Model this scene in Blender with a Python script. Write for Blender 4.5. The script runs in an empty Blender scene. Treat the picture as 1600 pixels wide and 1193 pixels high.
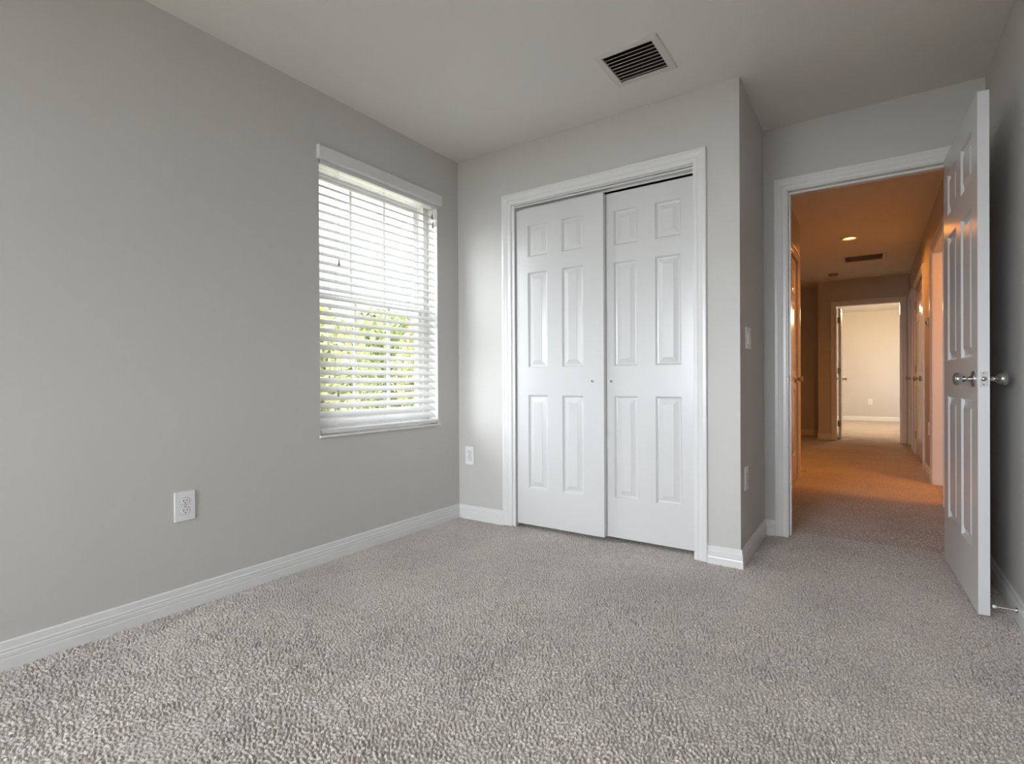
import bpy, bmesh, math, random
import numpy as np
from mathutils import Vector, Matrix

S = bpy.context.scene
C = S.collection
PI = math.pi
random.seed(7)

# ------------------------------------------------------------------ camera
cam_d = bpy.data.cameras.new('camera')
cam = bpy.data.objects.new('camera', cam_d)
C.objects.link(cam)
YAW, PITCH, ROLL = 0.5983, -0.0032, -0.0050
fw = Vector((-math.sin(YAW) * math.cos(PITCH), math.cos(YAW) * math.cos(PITCH), math.sin(PITCH)))
r0 = Vector((math.cos(YAW), math.sin(YAW), 0))
u0 = r0.cross(fw)
rr = r0 * math.cos(ROLL) + u0 * math.sin(ROLL)
uu = -r0 * math.sin(ROLL) + u0 * math.cos(ROLL)
cam.matrix_world = Matrix(((rr.x, uu.x, -fw.x, 2.3639), (rr.y, uu.y, -fw.y, -2.8141),
                           (rr.z, uu.z, -fw.z, 0.9377), (0, 0, 0, 1)))
cam_d.sensor_width = 36
cam_d.lens = 825.4 / 1600 * 36
cam_d.clip_start = 0.02
S.camera = cam

# ------------------------------------------------------------------ world, sun, exposure
# hazy sky: even and white overall, with a broad unseen glow added low behind the camera (-y) to light the room
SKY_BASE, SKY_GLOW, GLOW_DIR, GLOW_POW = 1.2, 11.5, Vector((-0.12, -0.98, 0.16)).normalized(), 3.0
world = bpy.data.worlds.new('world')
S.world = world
world.use_nodes = True
wn = world.node_tree.nodes
wl = world.node_tree.links
wn.clear()
wo = wn.new('ShaderNodeOutputWorld')
wb = wn.new('ShaderNodeBackground')
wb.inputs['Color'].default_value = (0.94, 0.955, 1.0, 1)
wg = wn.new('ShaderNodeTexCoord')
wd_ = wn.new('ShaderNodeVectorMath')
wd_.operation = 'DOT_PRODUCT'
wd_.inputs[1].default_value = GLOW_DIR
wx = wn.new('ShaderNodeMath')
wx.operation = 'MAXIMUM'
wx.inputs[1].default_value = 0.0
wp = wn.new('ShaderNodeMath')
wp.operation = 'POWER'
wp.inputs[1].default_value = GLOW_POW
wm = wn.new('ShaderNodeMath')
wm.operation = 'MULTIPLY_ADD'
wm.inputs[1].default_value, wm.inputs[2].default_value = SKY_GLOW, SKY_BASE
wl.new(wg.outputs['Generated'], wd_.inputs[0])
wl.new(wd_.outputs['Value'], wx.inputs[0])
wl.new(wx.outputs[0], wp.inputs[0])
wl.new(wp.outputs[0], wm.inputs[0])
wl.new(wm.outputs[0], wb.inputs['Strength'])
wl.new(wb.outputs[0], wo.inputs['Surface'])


sun_d = bpy.data.lights.new('sun', 'SUN')
sun_d.energy, sun_d.color, sun_d.angle = 5.0, (1.0, 0.96, 0.88), math.radians(3)
sun = bpy.data.objects.new('sun', sun_d)
sun.rotation_euler = Vector((0.05, 0.50, 0.86)).to_track_quat('Z', 'Y').to_euler()   # shines from high over the far side
C.objects.link(sun)


def portal(loc, rot, sx, sz):
    """Marks a window opening so the sky beyond it is sampled through it; gives no light of its own."""
    d = bpy.data.lights.new('window_portal', 'AREA')
    d.shape = 'RECTANGLE'
    d.size, d.size_y = sx, sz
    d.cycles.is_portal = True
    o = bpy.data.objects.new('window_portal', d)
    o.location, o.rotation_euler = loc, rot
    C.objects.link(o)


portal((-0.215, -0.66, 1.39), (0, -PI / 2, 0), 1.44, 0.90)      # bedroom window, light travels +x
portal((1.10, -5.04, 1.385), (PI / 2, 0, 0), 2.00, 1.46)        # added window behind the camera, light travels +y
portal((4.14, 9.2, 1.40), (0, PI / 2, 0), 1.46, 1.70)           # far room window, light travels -x

S.view_settings.view_transform = 'Standard'
S.view_settings.look = 'None'
S.view_settings.gamma = 1
S.view_settings.use_curve_mapping = False
S.view_settings.exposure = 1.04
S.cycles.max_bounces = 14
S.cycles.diffuse_bounces = 8
S.cycles.transparent_max_bounces = 12
S.cycles.sample_clamp_indirect = 8


# ------------------------------------------------------------------ materials
def mat(name, col, rough=0.5, metal=0.0, bump=None, var=None, spec=None, emit=None):
    m = bpy.data.materials.new(name)
    m.use_nodes = True
    nt = m.node_tree
    b = nt.nodes['Principled BSDF']
    b.inputs['Base Color'].default_value = (*col, 1)
    b.inputs['Roughness'].default_value = rough
    b.inputs['Metallic'].default_value = metal
    if spec is not None:
        b.inputs['Specular IOR Level'].default_value = spec
    tc = nt.nodes.new('ShaderNodeTexCoord')
    if var:
        scale, amt = var
        n = nt.nodes.new('ShaderNodeTexNoise')
        n.inputs['Scale'].default_value = scale
        n.inputs['Detail'].default_value = 4
        nt.links.new(tc.outputs['Object'], n.inputs['Vector'])
        r = nt.nodes.new('ShaderNodeValToRGB')
        r.color_ramp.elements[0].position = 0.3
        r.color_ramp.elements[1].position = 0.7
        r.color_ramp.elements[0].color = (*[c * (1 - amt) for c in col], 1)
        r.color_ramp.elements[1].color = (*[min(1, c * (1 + amt)) for c in col], 1)
        nt.links.new(n.outputs[0], r.inputs[0])
        nt.links.new(r.outputs[0], b.inputs['Base Color'])
    if bump:
        scale, strength, dist = bump
        n = nt.nodes.new('ShaderNodeTexNoise')
        n.inputs['Scale'].default_value = scale
        n.inputs['Detail'].default_value = 3
        nt.links.new(tc.outputs['Object'], n.inputs['Vector'])
        bp = nt.nodes.new('ShaderNodeBump')
        bp.inputs['Strength'].default_value = strength
        bp.inputs['Distance'].default_value = dist
        nt.links.new(n.outputs[0], bp.inputs['Height'])
        nt.links.new(bp.outputs[0], b.inputs['Normal'])
    if emit:
        b.inputs['Emission Color'].default_value = (*emit[0], 1)
        b.inputs['Emission Strength'].default_value = emit[1]
    return m


M_WALL = mat('wall_paint', (0.575, 0.563, 0.546), 0.55, bump=(220, 0.08, 0.002), var=(1.3, 0.015))
M_CEIL = mat('ceiling_paint', (0.77, 0.755, 0.725), 0.75, bump=(160, 0.10, 0.002), var=(1.1, 0.015))
M_TRIM = mat('white_trim_paint', (0.76, 0.76, 0.76), 0.28, var=(3, 0.01))
M_DOOR = mat('white_door_paint', (0.68, 0.68, 0.685), 0.24, bump=(60, 0.03, 0.001))
M_PLATE = mat('white_plastic', (0.82, 0.82, 0.83), 0.35, var=(8, 0.01))
M_SLOT = mat('dark_slot', (0.03, 0.03, 0.03), 0.6, var=(20, 0.1))
M_SHADE = mat('painted_shade_grey', (0.25, 0.25, 0.25), 0.7, var=(20, 0.1))  # grey standing in for shade in outlet gaps and pull cups
M_NICKEL = mat('satin_nickel', (0.55, 0.54, 0.52), 0.16, 1.0, var=(30, 0.03))
M_HINGE = mat('aged_nickel', (0.28, 0.24, 0.20), 0.35, 1.0, var=(30, 0.05))
M_BLIND = mat('white_faux_wood', (0.74, 0.74, 0.735), 0.38, var=(5, 0.01))
M_CORD = mat('blind_cord', (0.80, 0.80, 0.78), 0.8, var=(60, 0.05))
M_TASSEL = mat('grey_tassel', (0.22, 0.20, 0.18), 0.5, var=(60, 0.05))
M_VINYL = mat('white_vinyl', (0.84, 0.84, 0.85), 0.35, var=(6, 0.01))
M_MARBLE = mat('sill_marble', (0.80, 0.78, 0.75), 0.3, var=(14, 0.05))
M_VENT = mat('vent_enamel', (0.66, 0.65, 0.61), 0.45, var=(10, 0.01))
M_BEIGE = mat('beige_plastic', (0.34, 0.30, 0.25), 0.5, var=(10, 0.03))
M_LOUVER = mat('louver_enamel', (0.72, 0.69, 0.65), 0.5, var=(10, 0.03))
M_DUCT = mat('duct_interior', (0.035, 0.028, 0.022), 0.8, var=(10, 0.1))
M_RUBBER = mat('white_rubber', (0.75, 0.74, 0.72), 0.6, var=(20, 0.03))
M_LENS = mat('lamp_lens', (0.9, 0.8, 0.5), 0.4, emit=((1.0, 0.72, 0.26), 2.2))
M_CAN = mat('lamp_reflector', (0.75, 0.68, 0.55), 0.3, var=(10, 0.02))
M_LEAF = mat('hedge_leaf', (0.24, 0.29, 0.08), 0.5, var=(4, 0.45))
M_LEAF2 = mat('pale_leaf', (0.40, 0.42, 0.16), 0.5, var=(4, 0.4))
M_BARK = mat('bark', (0.10, 0.07, 0.05), 0.9, bump=(30, 0.6, 0.01))
M_LAWN = mat('lawn', (0.40, 0.38, 0.29), 0.95, var=(3, 0.3))
M_HOUSE = mat('stucco', (0.55, 0.50, 0.47), 0.85, bump=(60, 0.3, 0.01))
M_ROOF = mat('roof_shingle', (0.36, 0.42, 0.48), 0.85, var=(6, 0.2))
M_EXT = mat('outside_stucco', (0.6, 0.58, 0.54), 0.9, bump=(60, 0.3, 0.01))


def carpet(name, col, fine=True):
    m = bpy.data.materials.new(name)
    m.use_nodes = True
    nt = m.node_tree
    b = nt.nodes['Principled BSDF']
    b.inputs['Roughness'].default_value = 0.95
    b.inputs['Specular IOR Level'].default_value = 0.1
    b.inputs['Sheen Weight'].default_value = 0.15
    tc = nt.nodes.new('ShaderNodeTexCoord')
    big = nt.nodes.new('ShaderNodeTexNoise')
    big.inputs['Scale'].default_value = 2.2
    big.inputs['Detail'].default_value = 3
    sm = nt.nodes.new('ShaderNodeTexNoise')
    sm.inputs['Scale'].default_value = 170
    sm.inputs['Detail'].default_value = 2
    for n in (big, sm):
        nt.links.new(tc.outputs['Object'], n.inputs['Vector'])
    rb = nt.nodes.new('ShaderNodeMapRange')
    rb.inputs['From Min'].default_value, rb.inputs['From Max'].default_value = 0.3, 0.7
    rb.inputs['To Min'].default_value, rb.inputs['To Max'].default_value = 0.91, 1.09
    nt.links.new(big.outputs[0], rb.inputs[0])
    rs = nt.nodes.new('ShaderNodeMapRange')
    rs.inputs['From Min'].default_value, rs.inputs['From Max'].default_value = 0.3, 0.7
    rs.inputs['To Min'].default_value, rs.inputs['To Max'].default_value = (0.72, 1.22)
    nt.links.new(sm.outputs[0], rs.inputs[0])
    mu = nt.nodes.new('ShaderNodeMath')
    mu.operation = 'MULTIPLY'
    nt.links.new(rb.outputs[0], mu.inputs[0])
    nt.links.new(rs.outputs[0], mu.inputs[1])
    vm = nt.nodes.new('ShaderNodeVectorMath')
    vm.operation = 'SCALE'
    vm.inputs[0].default_value = col
    nt.links.new(mu.outputs[0], vm.inputs['Scale'])
    nt.links.new(vm.outputs[0], b.inputs['Base Color'])
    bp = nt.nodes.new('ShaderNodeBump')
    nn = nt.nodes.new('ShaderNodeTexNoise')
    nn.inputs['Scale'].default_value = 420 if fine else 110
    nn.inputs['Detail'].default_value = 2
    nt.links.new(tc.outputs['Object'], nn.inputs['Vector'])
    bp.inputs['Strength'].default_value = 0.5 if fine else 0.9
    bp.inputs['Distance'].default_value = 0.002 if fine else 0.008
    nt.links.new(nn.outputs[0], bp.inputs['Height'])
    nt.links.new(bp.outputs[0], b.inputs['Normal'])
    return m


CARPET = (0.64, 0.582, 0.548)
M_CARPET = carpet('carpet_pile', CARPET)
M_CARPET_SHADED = carpet('carpet_flat_shaded', tuple(c * 0.82 for c in CARPET), False)  # darkened to stand in for pile self-shadowing on the flat carpet

glass = bpy.data.materials.new('window_glass')
glass.use_nodes = True
_n = glass.node_tree.nodes
_n.clear()
_o = _n.new('ShaderNodeOutputMaterial')
_t = _n.new('ShaderNodeBsdfTransparent')
_t.inputs[0].default_value = (0.96, 0.98, 0.98, 1)
_g = _n.new('ShaderNodeBsdfGlossy')
_g.inputs['Roughness'].default_value = 0.02
_f = _n.new('ShaderNodeMath')
_f.operation = 'MULTIPLY_ADD'
_f.inputs[1].default_value, _f.inputs[2].default_value = 0.5, 0.03
_p = _n.new('ShaderNodeMath')
_p.operation = 'POWER'
_p.inputs[1].default_value = 5
_lw = _n.new('ShaderNodeLayerWeight')
_lw.inputs['Blend'].default_value = 0.5
glass.node_tree.links.new(_lw.outputs['Facing'], _p.inputs[0])
glass.node_tree.links.new(_p.outputs[0], _f.inputs[0])
_m = _n.new('ShaderNodeMixShader')
glass.node_tree.links.new(_f.outputs[0], _m.inputs[0])
glass.node_tree.links.new(_t.outputs[0], _m.inputs[1])
glass.node_tree.links.new(_g.outputs[0], _m.inputs[2])
glass.node_tree.links.new(_m.outputs[0], _o.inputs[0])


# ------------------------------------------------------------------ mesh helpers
def box(bm, x0, x1, y0, y1, z0, z1):
    v = [bm.verts.new(p) for p in ((x0, y0, z0), (x1, y0, z0), (x1, y1, z0), (x0, y1, z0),
                                   (x0, y0, z1), (x1, y0, z1), (x1, y1, z1), (x0, y1, z1))]
    for f in ((0, 3, 2, 1), (4, 5, 6, 7), (0, 1, 5, 4), (1, 2, 6, 5), (2, 3, 7, 6), (3, 0, 4, 7)):
        bm.faces.new([v[i] for i in f])
    return v


def obj(name, bm, m, parent=None, loc=None, rot=None, bevel=0, smooth=False):
    bmesh.ops.recalc_face_normals(bm, faces=bm.faces[:])
    me = bpy.data.meshes.new(name)
    bm.to_mesh(me)
    bm.free()
    for mm in (m if isinstance(m, (list, tuple)) else [m]):
        me.materials.append(mm)
    if smooth:
        for p in me.polygons:
            p.use_smooth = True
    o = bpy.data.objects.new(name, me)
    C.objects.link(o)
    if parent:
        o.parent = parent
    if loc:
        o.location = loc
    if rot:
        o.rotation_euler = rot
    if bevel:
        mod = o.modifiers.new('bevel', 'BEVEL')
        mod.width, mod.segments, mod.limit_method = bevel, 2, 'ANGLE'
        mod.harden_normals = False
    return o


def mkbox(name, dims, m, parent=None, bevel=0, **k):
    bm = bmesh.new()
    box(bm, *dims)
    return obj(name, bm, m, parent, bevel=bevel, **k)


def empty(name, loc, rz=0.0):
    o = bpy.data.objects.new(name, None)
    o.empty_display_size = 0.05
    C.objects.link(o)
    o.location = loc
    o.rotation_euler = (0, 0, rz)
    return o


def tag(o, label=None, cat=None, group=None, kind=None):
    if label:
        o['label'] = label
    if cat:
        o['category'] = cat
    if group:
        o['group'] = group
    if kind:
        o['kind'] = kind
    return o


def struct(o, label=None, cat=None):
    return tag(o, label, cat, kind='structure')


def lathe(bm, prof, n=28, axis='Z', origin=(0, 0, 0), caps=True):
    """prof: (radius, height) list turned round an axis."""
    rings = []
    ox, oy, oz = origin
    for r, h in prof:
        ring = []
        for i in range(n):
            a = 2 * PI * i / n
            c, s = r * math.cos(a), r * math.sin(a)
            p = {'Z': (c, s, h), 'Y': (c, h, s), 'X': (h, c, s)}[axis]
            ring.append(bm.verts.new((p[0] + ox, p[1] + oy, p[2] + oz)))
        rings.append(ring)
    for a, b in zip(rings, rings[1:]):
        for i in range(n):
            j = (i + 1) % n
            bm.faces.new((a[i], a[j], b[j], b[i]))
    for ring, (r, h) in ((rings[0], prof[0]), (rings[-1], prof[-1])):
        if r > 1e-6 and caps:
            bm.faces.new(ring)
    bmesh.ops.remove_doubles(bm, verts=bm.verts[:], dist=1e-6)


def tube(bm, pts, r, n=8):
    pts = [Vector(p) for p in pts]
    rings = []
    for i, p in enumerate(pts):
        d = (pts[min(i + 1, len(pts) - 1)] - pts[max(i - 1, 0)]).normalized()
        a = d.orthogonal().normalized()
        b = d.cross(a)
        rings.append([bm.verts.new(p + r * (math.cos(2 * PI * k / n) * a + math.sin(2 * PI * k / n) * b)) for k in range(n)])
    for A, B in zip(rings, rings[1:]):
        # align ring start
        k0 = min(range(n), key=lambda k: (B[k].co - A[0].co).length)
        for k in range(n):
            bm.faces.new((A[k], A[(k + 1) % n], B[(k0 + k + 1) % n], B[(k0 + k) % n]))
    bm.faces.new(rings[0])
    bm.faces.new(rings[-1])


def slab(bm, axis, t0, t1, a0, a1, b0, b1, holes=()):
    """Slab of thickness t0..t1 along an axis, spanning a x b in the other two, with rectangular holes."""
    A = sorted({a0, a1, *[h[0] for h in holes], *[h[1] for h in holes]})
    B = sorted({b0, b1, *[h[2] for h in holes], *[h[3] for h in holes]})
    A = [a for a in A if a0 <= a <= a1]
    B = [b for b in B if b0 <= b <= b1]

    def solid(i, j):
        if not (0 <= i < len(A) - 1 and 0 <= j < len(B) - 1):
            return False
        ac, bc = (A[i] + A[i + 1]) / 2, (B[j] + B[j + 1]) / 2
        return not any(h[0] < ac < h[1] and h[2] < bc < h[3] for h in holes)
    V = {}

    def v(t, a, b):
        p = {'X': (t, a, b), 'Y': (a, t, b), 'Z': (a, b, t)}[axis]
        if p not in V:
            V[p] = bm.verts.new(p)
        return V[p]
    for i in range(len(A) - 1):
        for j in range(len(B) - 1):
            if not solid(i, j):
                continue
            a_, b_ = (A[i], A[i + 1]), (B[j], B[j + 1])
            for t in (t0, t1):
                bm.faces.new((v(t, a_[0], b_[0]), v(t, a_[1], b_[0]), v(t, a_[1], b_[1]), v(t, a_[0], b_[1])))
            for di, dj, e in ((-1, 0, ((a_[0], b_[0]), (a_[0], b_[1]))), (1, 0, ((a_[1], b_[0]), (a_[1], b_[1]))),
                              (0, -1, ((a_[0], b_[0]), (a_[1], b_[0]))), (0, 1, ((a_[0], b_[1]), (a_[1], b_[1])))):
                if not solid(i + di, j + dj):
                    (p, q) = e
                    bm.faces.new((v(t0, *p), v(t0, *q), v(t1, *q), v(t1, *p)))


def wall(name, axis, t0, t1, a0, a1, holes=(), z0=-0.03, z1=2.44, m=None, label=None):
    bm = bmesh.new()
    slab(bm, axis, t0, t1, a0, a1, z0, z1, [(h[0], h[1], max(h[2], z0) if h[2] > 0 else z0, h[3]) for h in holes])
    return struct(obj(name, bm, m or M_WALL), label, 'wall')


# ------------------------------------------------------------------ dimensions
H = 2.44
X1 = 1.8215          # alcove corner
Y2 = 0.703           # entry wall
XR = 2.835           # right wall
YB = -5.00           # wall behind the camera
WY0, WY1, WZ0, WZ1 = -1.112, -0.213, 0.668, 2.12      # bedroom window recess
CX0, CX1, CZ = 0.447, 1.597, 2.052                     # closet opening
EX0, EX1, EZ = 1.952, 2.727, 2.052                     # entry opening
HL, HR = 1.78, 2.81                                    # hall walls
HE = 6.69                                              # hall end wall
FX0, FX1, FZ = 1.912, 2.70, 2.045                      # far doorway
FY = 11.47                                             # far room wall
LD0, LD1 = 2.17, 2.85                                  # left hall door
SD0, SD1 = 2.20, 3.15                                  # side room opening
DD0, DD1 = 4.12, 5.46                                  # double doors
TD0, TD1 = 5.98, 6.55                                  # last door on the right
DH = 2.045

# ------------------------------------------------------------------ walls, ceiling, floor
wall('wall_left', 'X', -0.20, 0.0, -5.12, 7.40, [(WY0, WY1, WZ0 - 0.024, WZ1)], label='grey painted wall with the window')
wall('wall_closet', 'Y', 0.0, 0.10, 0.0, X1, [(CX0, CX1, 0, CZ)], label='grey painted wall around the closet doors')
wall('wall_alcove', 'X', X1 - 0.10, X1, 0.10, Y2, label='short grey wall with the light switch')
wall('wall_entry', 'Y', Y2, Y2 + 0.12, 0.0, 2.955, [(EX0 - 0.018, EX1 + 0.018, 0, EZ + 0.018)], label='grey wall around the open doorway')
wall('wall_right', 'X', XR, XR + 0.12, -5.12, Y2, label='shaded grey wall behind the open door')
wall('wall_back', 'Y', YB - 0.12, YB, 0.0, XR, [(0.10, 2.10, 0.67, 2.10)], label='grey wall facing the closet')
wall('wall_hall_left', 'X', HL - 0.12, HL, Y2 + 0.12, 3.06, [(LD0, LD1, 0, DH)], label='left wall of the hall')
wall('wall_landing', 'Y', 2.94, 3.06, 0.0, HL - 0.12, label='wall at the near side of the landing')
wall('wall_hall_right', 'X', HR, HR + 0.12, Y2 + 0.12, HE,
     [(SD0, SD1, 0, DH), (DD0, DD1, 0, DH), (TD0, TD1, 0, DH)], label='right wall of the hall with the doors')
wall('wall_hall_end', 'Y', HE, HE + 0.12, 1.67, 4.20, [(FX0, FX1, 0, FZ)], label='end wall of the hall around the far doorway')
wall('wall_hall_return', 'X', 1.67, 1.79, HE + 0.12, 7.30, label='return wall beside the far doorway')
wall('wall_landing_back', 'Y', 7.30, 7.40, 0.0, 1.79, label='dark wall at the back of the landing')
wall('wall_far_room', 'Y', FY, FY + 0.1, 0.6, 4.20, label='sunlit wall of the far room')
wall('wall_far_left', 'X', 0.6, 0.7, 7.40, FY, label='left wall of the far room')
wall('wall_far_right', 'X', 4.0, 4.12, HE + 0.12, FY, [(8.35, 10.05, 0.67, 2.13)], label='window wall of the far room')
wall('wall_side_room', 'X', 4.5, 4.6, Y2 + 0.12, 3.85, label='wall of the side room')
wall('wall_side_near', 'Y', Y2, Y2 + 0.12, 2.955, 4.6, label='near wall of the side room')
wall('wall_side_far', 'Y', 3.75, 3.85, HR + 0.12, 4.5, label='far wall of the side room')
for i_, (a, b, d) in enumerate(((DD0, DD1, 0.6), (TD0, TD1, 0.6))):
    bm = bmesh.new()
    box(bm, HR + 0.12 + d, HR + 0.17 + d, a - 0.2, b + 0.2, 0, H)
    struct(obj('wall_hall_closet', bm, M_WALL), 'back wall inside a hall closet', 'wall')

VENT = (1.325, 1.563, -0.537, -0.290)
VENT2 = (2.085, 2.475, 4.90, 5.26)
CAN = (2.166, 3.92)
bm = bmesh.new()
slab(bm, 'Z', H, H + 0.10, -0.2, 4.6, -5.12, FY + 0.1,
     [VENT, VENT2, (CAN[0] - 0.06, CAN[0] + 0.06, CAN[1] - 0.06, CAN[1] + 0.06)])
struct(obj('ceiling', bm, M_CEIL), 'pale painted ceiling', 'ceiling')


def pile_floor(name, x0, x1, y0, y1, step, lam, amp, m):
    nx, ny = int((x1 - x0) / step) + 1, int((y1 - y0) / step) + 1
    rs = np.random.RandomState(3)
    fx = np.fft.fftfreq(nx, step)[:, None]
    fy = np.fft.rfftfreq(ny, step)[None, :]
    f = np.hypot(fx, fy)

    def band(f0, w):
        n = np.fft.rfft2(rs.randn(nx, ny))
        g = np.fft.irfft2(n * np.exp(-((f - f0) / w) ** 2), s=(nx, ny))
        return g / g.std()
    h = np.tanh(band(1 / lam, 0.38 / lam) * 1.3) + 0.35 * band(1.9 / lam, 0.5 / lam)
    soft = np.fft.irfft2(np.fft.rfft2(rs.randn(nx, ny)) * np.exp(-(f * 0.22) ** 2), s=(nx, ny))
    soft /= soft.std()
    z = amp * (0.5 * h - 0.75) * (1 + 0.12 * soft) + 0.0006 * soft
    z = np.minimum(z, 0.0)
    X = np.linspace(x0, x1, nx)[:, None] + np.zeros((nx, ny))
    Y = np.linspace(y0, y1, ny)[None, :] + np.zeros((nx, ny))
    co = np.stack([X, Y, z], -1).reshape(-1, 3).astype(np.float32)
    idx = np.arange(nx * ny).reshape(nx, ny)
    q = np.stack([idx[:-1, :-1], idx[1:, :-1], idx[1:, 1:], idx[:-1, 1:]], -1).reshape(-1, 4).astype(np.int32)
    me = bpy.data.meshes.new(name)
    me.vertices.add(len(co))
    me.vertices.foreach_set('co', co.ravel())
    me.loops.add(q.size)
    me.loops.foreach_set('vertex_index', q.ravel())
    me.polygons.add(len(q))
    me.polygons.foreach_set('loop_start', np.arange(0, q.size, 4, dtype=np.int32))
    me.polygons.foreach_set('use_smooth', np.ones(len(q), dtype=bool))
    me.update(calc_edges=True)
    me.materials.append(m)
    o = bpy.data.objects.new(name, me)
    C.objects.link(o)
    return o


struct(pile_floor('floor', -0.005, XR + 0.005, -2.7, Y2 + 0.14, 0.0034, 0.0120, 0.010, M_CARPET),
       'light taupe looped-pile bedroom carpet', 'carpet')
struct(pile_floor('floor_hall', 0.9, HR + 0.005, Y2 + 0.137, 7.35, 0.0055, 0.0135, 0.012, M_CARPET),
       'carpet running on down the hall', 'carpet')
bm = bmesh.new()
for r_ in ((-0.2, 4.6, -5.12, -2.70), (-0.2, 0.9, Y2 + 0.14, 7.35), (HR + 0.005, 4.6, Y2 + 0.14, 7.35), (-0.2, 4.6, 7.35, FY + 0.1)):
    box(bm, *r_, -0.05, -0.005)
box(bm, -0.2, 4.6, -2.70, 7.35, -0.08, -0.05)
struct(obj('floor_beyond', bm, M_CARPET_SHADED), 'carpet of the rooms beyond', 'carpet')


# ------------------------------------------------------------------ mouldings
CASING = [(0.0, 0.0), (0.0, 0.007), (0.006, 0.010), (0.020, 0.0105), (0.026, 0.008), (0.032, 0.0115),
          (0.046, 0.0165), (0.050, 0.019), (0.064, 0.019), (0.068, 0.016), (0.068, 0.0)]
BASE = [(0.0, -0.02), (0.013, -0.02), (0.013, 0.029), (0.0115, 0.034), (0.0125, 0.038), (0.0125, 0.050), (0.0095, 0.053),
        (0.0115, 0.056), (0.0115, 0.061), (0.0085, 0.064), (0.0085, 0.0665), (0.0078, 0.085), (0.005, 0.088), (0.0, 0.088)]


def casing(name, a0, a1, h, mp, z0=0.0, label=None, prof=CASING, legs=(1, 1)):
    """Moulding round three sides of an opening; mp(a, d, z) places it on its wall."""
    bm = bmesh.new()
    ring = [(a0, z0, -1, 0), (a0, h, -1, 1), (a1, h, 1, 1), (a1, z0, 1, 0)]
    rs_ = []
    for a, z, sx, sz in ring:
        rs_.append([bm.verts.new(mp(a + o * sx, d, z + o * sz)) for o, d in prof])
    n = len(prof)
    for A, B in zip(rs_, rs_[1:]):
        for i in range(n):
            bm.faces.new((A[i], A[(i + 1) % n], B[(i + 1) % n], B[i]))
    bm.faces.new(rs_[0])
    bm.faces.new(rs_[-1])
    return struct(obj(name, bm, M_TRIM), label, 'trim')


def baseboard(name, pts, label=None):
    """Skirting along a polyline on the floor; the room lies on its left-hand side."""
    bm = bmesh.new()
    P = [Vector(p) for p in pts]
    rs_ = []
    for i, p in enumerate(P):
        ns = []
        for a, b in ((i - 1, i), (i, i + 1)):
            if a >= 0 and b < len(P):
                d = (P[b] - P[a]).normalized()
                ns.append(Vector((-d.y, d.x)))
        n = ns[0] if len(ns) == 1 else (ns[0] + ns[1]) / (1 + ns[0].dot(ns[1]))
        rs_.append([bm.verts.new((p.x + n.x * d, p.y + n.y * d, z)) for d, z in BASE])
    k = len(BASE)
    for A, B in zip(rs_, rs_[1:]):
        for i in range(k):
            bm.faces.new((A[i], A[(i + 1) % k], B[(i + 1) % k], B[i]))
    bm.faces.new(rs_[0])
    bm.faces.new(rs_[-1])
    return struct(obj(name, bm, M_TRIM), label, 'baseboard')


baseboard('baseboard_left', [(0, 0), (0, YB)], 'white baseboard under the window')
baseboard('baseboard_closet', [(CX0 - 0.068, 0), (0, 0)], 'short white baseboard left of the closet')
baseboard('baseboard_alcove', [(EX0 - 0.068, Y2), (X1, Y2), (X1, 0), (CX1 + 0.065, 0)], 'white baseboard round the corner beside the closet')
baseboard('baseboard_right', [(XR, YB), (XR, Y2)], 'white baseboard behind the open door')
baseboard('baseboard_hall_left', [(0.0, 3.06), (HL, 3.06), (HL, LD1 + 0.073)], 'baseboard at the end of the left hall wall')
baseboard('baseboard_hall_right', [(HR, SD1 + 0.073), (HR, DD0 - 0.073)], 'baseboard on the right hall wall before the double doors')
baseboard('baseboard_hall_far', [(HR, DD1 + 0.073), (HR, TD0 - 0.073)], 'baseboard on the right hall wall past the double doors')
baseboard('baseboard_hall_end', [(FX0 - 0.068, HE), (1.67, HE), (1.67, 7.30), (0.0, 7.30)], 'baseboard left of the far doorway')
baseboard('baseboard_far_room', [(4.0, FY), (0.7, FY)], 'baseboard in the far room')

casing('trim_closet', CX0, CX1 - 0.002, CZ + 0.012, lambda a, d, z: (a, -d, z), label='white moulded casing round the closet')
casing('trim_entry', EX0 - 0.004, EX1 + 0.004, EZ + 0.006, lambda a, d, z: (a, Y2 - d, z), label='white moulded casing round the open doorway')
casing('trim_far_doorway', FX0 - 0.004, FX1 + 0.004, FZ + 0.006, lambda a, d, z: (a, HE - d, z), label='casing round the far doorway')
casing('trim_hall_left', LD0 - 0.004, LD1 + 0.004, DH + 0.006, lambda a, d, z: (HL + d, a, z), label='casing of the left hall door')
for nm, a, b, lb in (('trim_side_room', SD0, SD1, 'casing of the side room opening'), ('trim_double', DD0, DD1, 'casing of the double doors'),
                     ('trim_last', TD0, TD1, 'casing of the last door on the right')):
    casing(nm, a - 0.004, b + 0.004, DH + 0.006, lambda a_, d, z: (HR - d, a_, z), label=lb)


def jamb(name, axis, t0, t1, a0, a1, h, th=0.018, label=None):
    """Lining boards inside a doorway."""
    bm = bmesh.new()

    def bx(aa, ab, za, zb):
        if axis == 'Y':
            box(bm, aa, ab, t0, t1, za, zb)
        else:
            box(bm, t0, t1, aa, ab, za, zb)
    bx(a0 - th, a0, -0.02, h + th)
    bx(a1, a1 + th, -0.02, h + th)
    bx(a0, a1, h, h + th)
    return struct(obj(name, bm, M_TRIM), label, 'trim')


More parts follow.
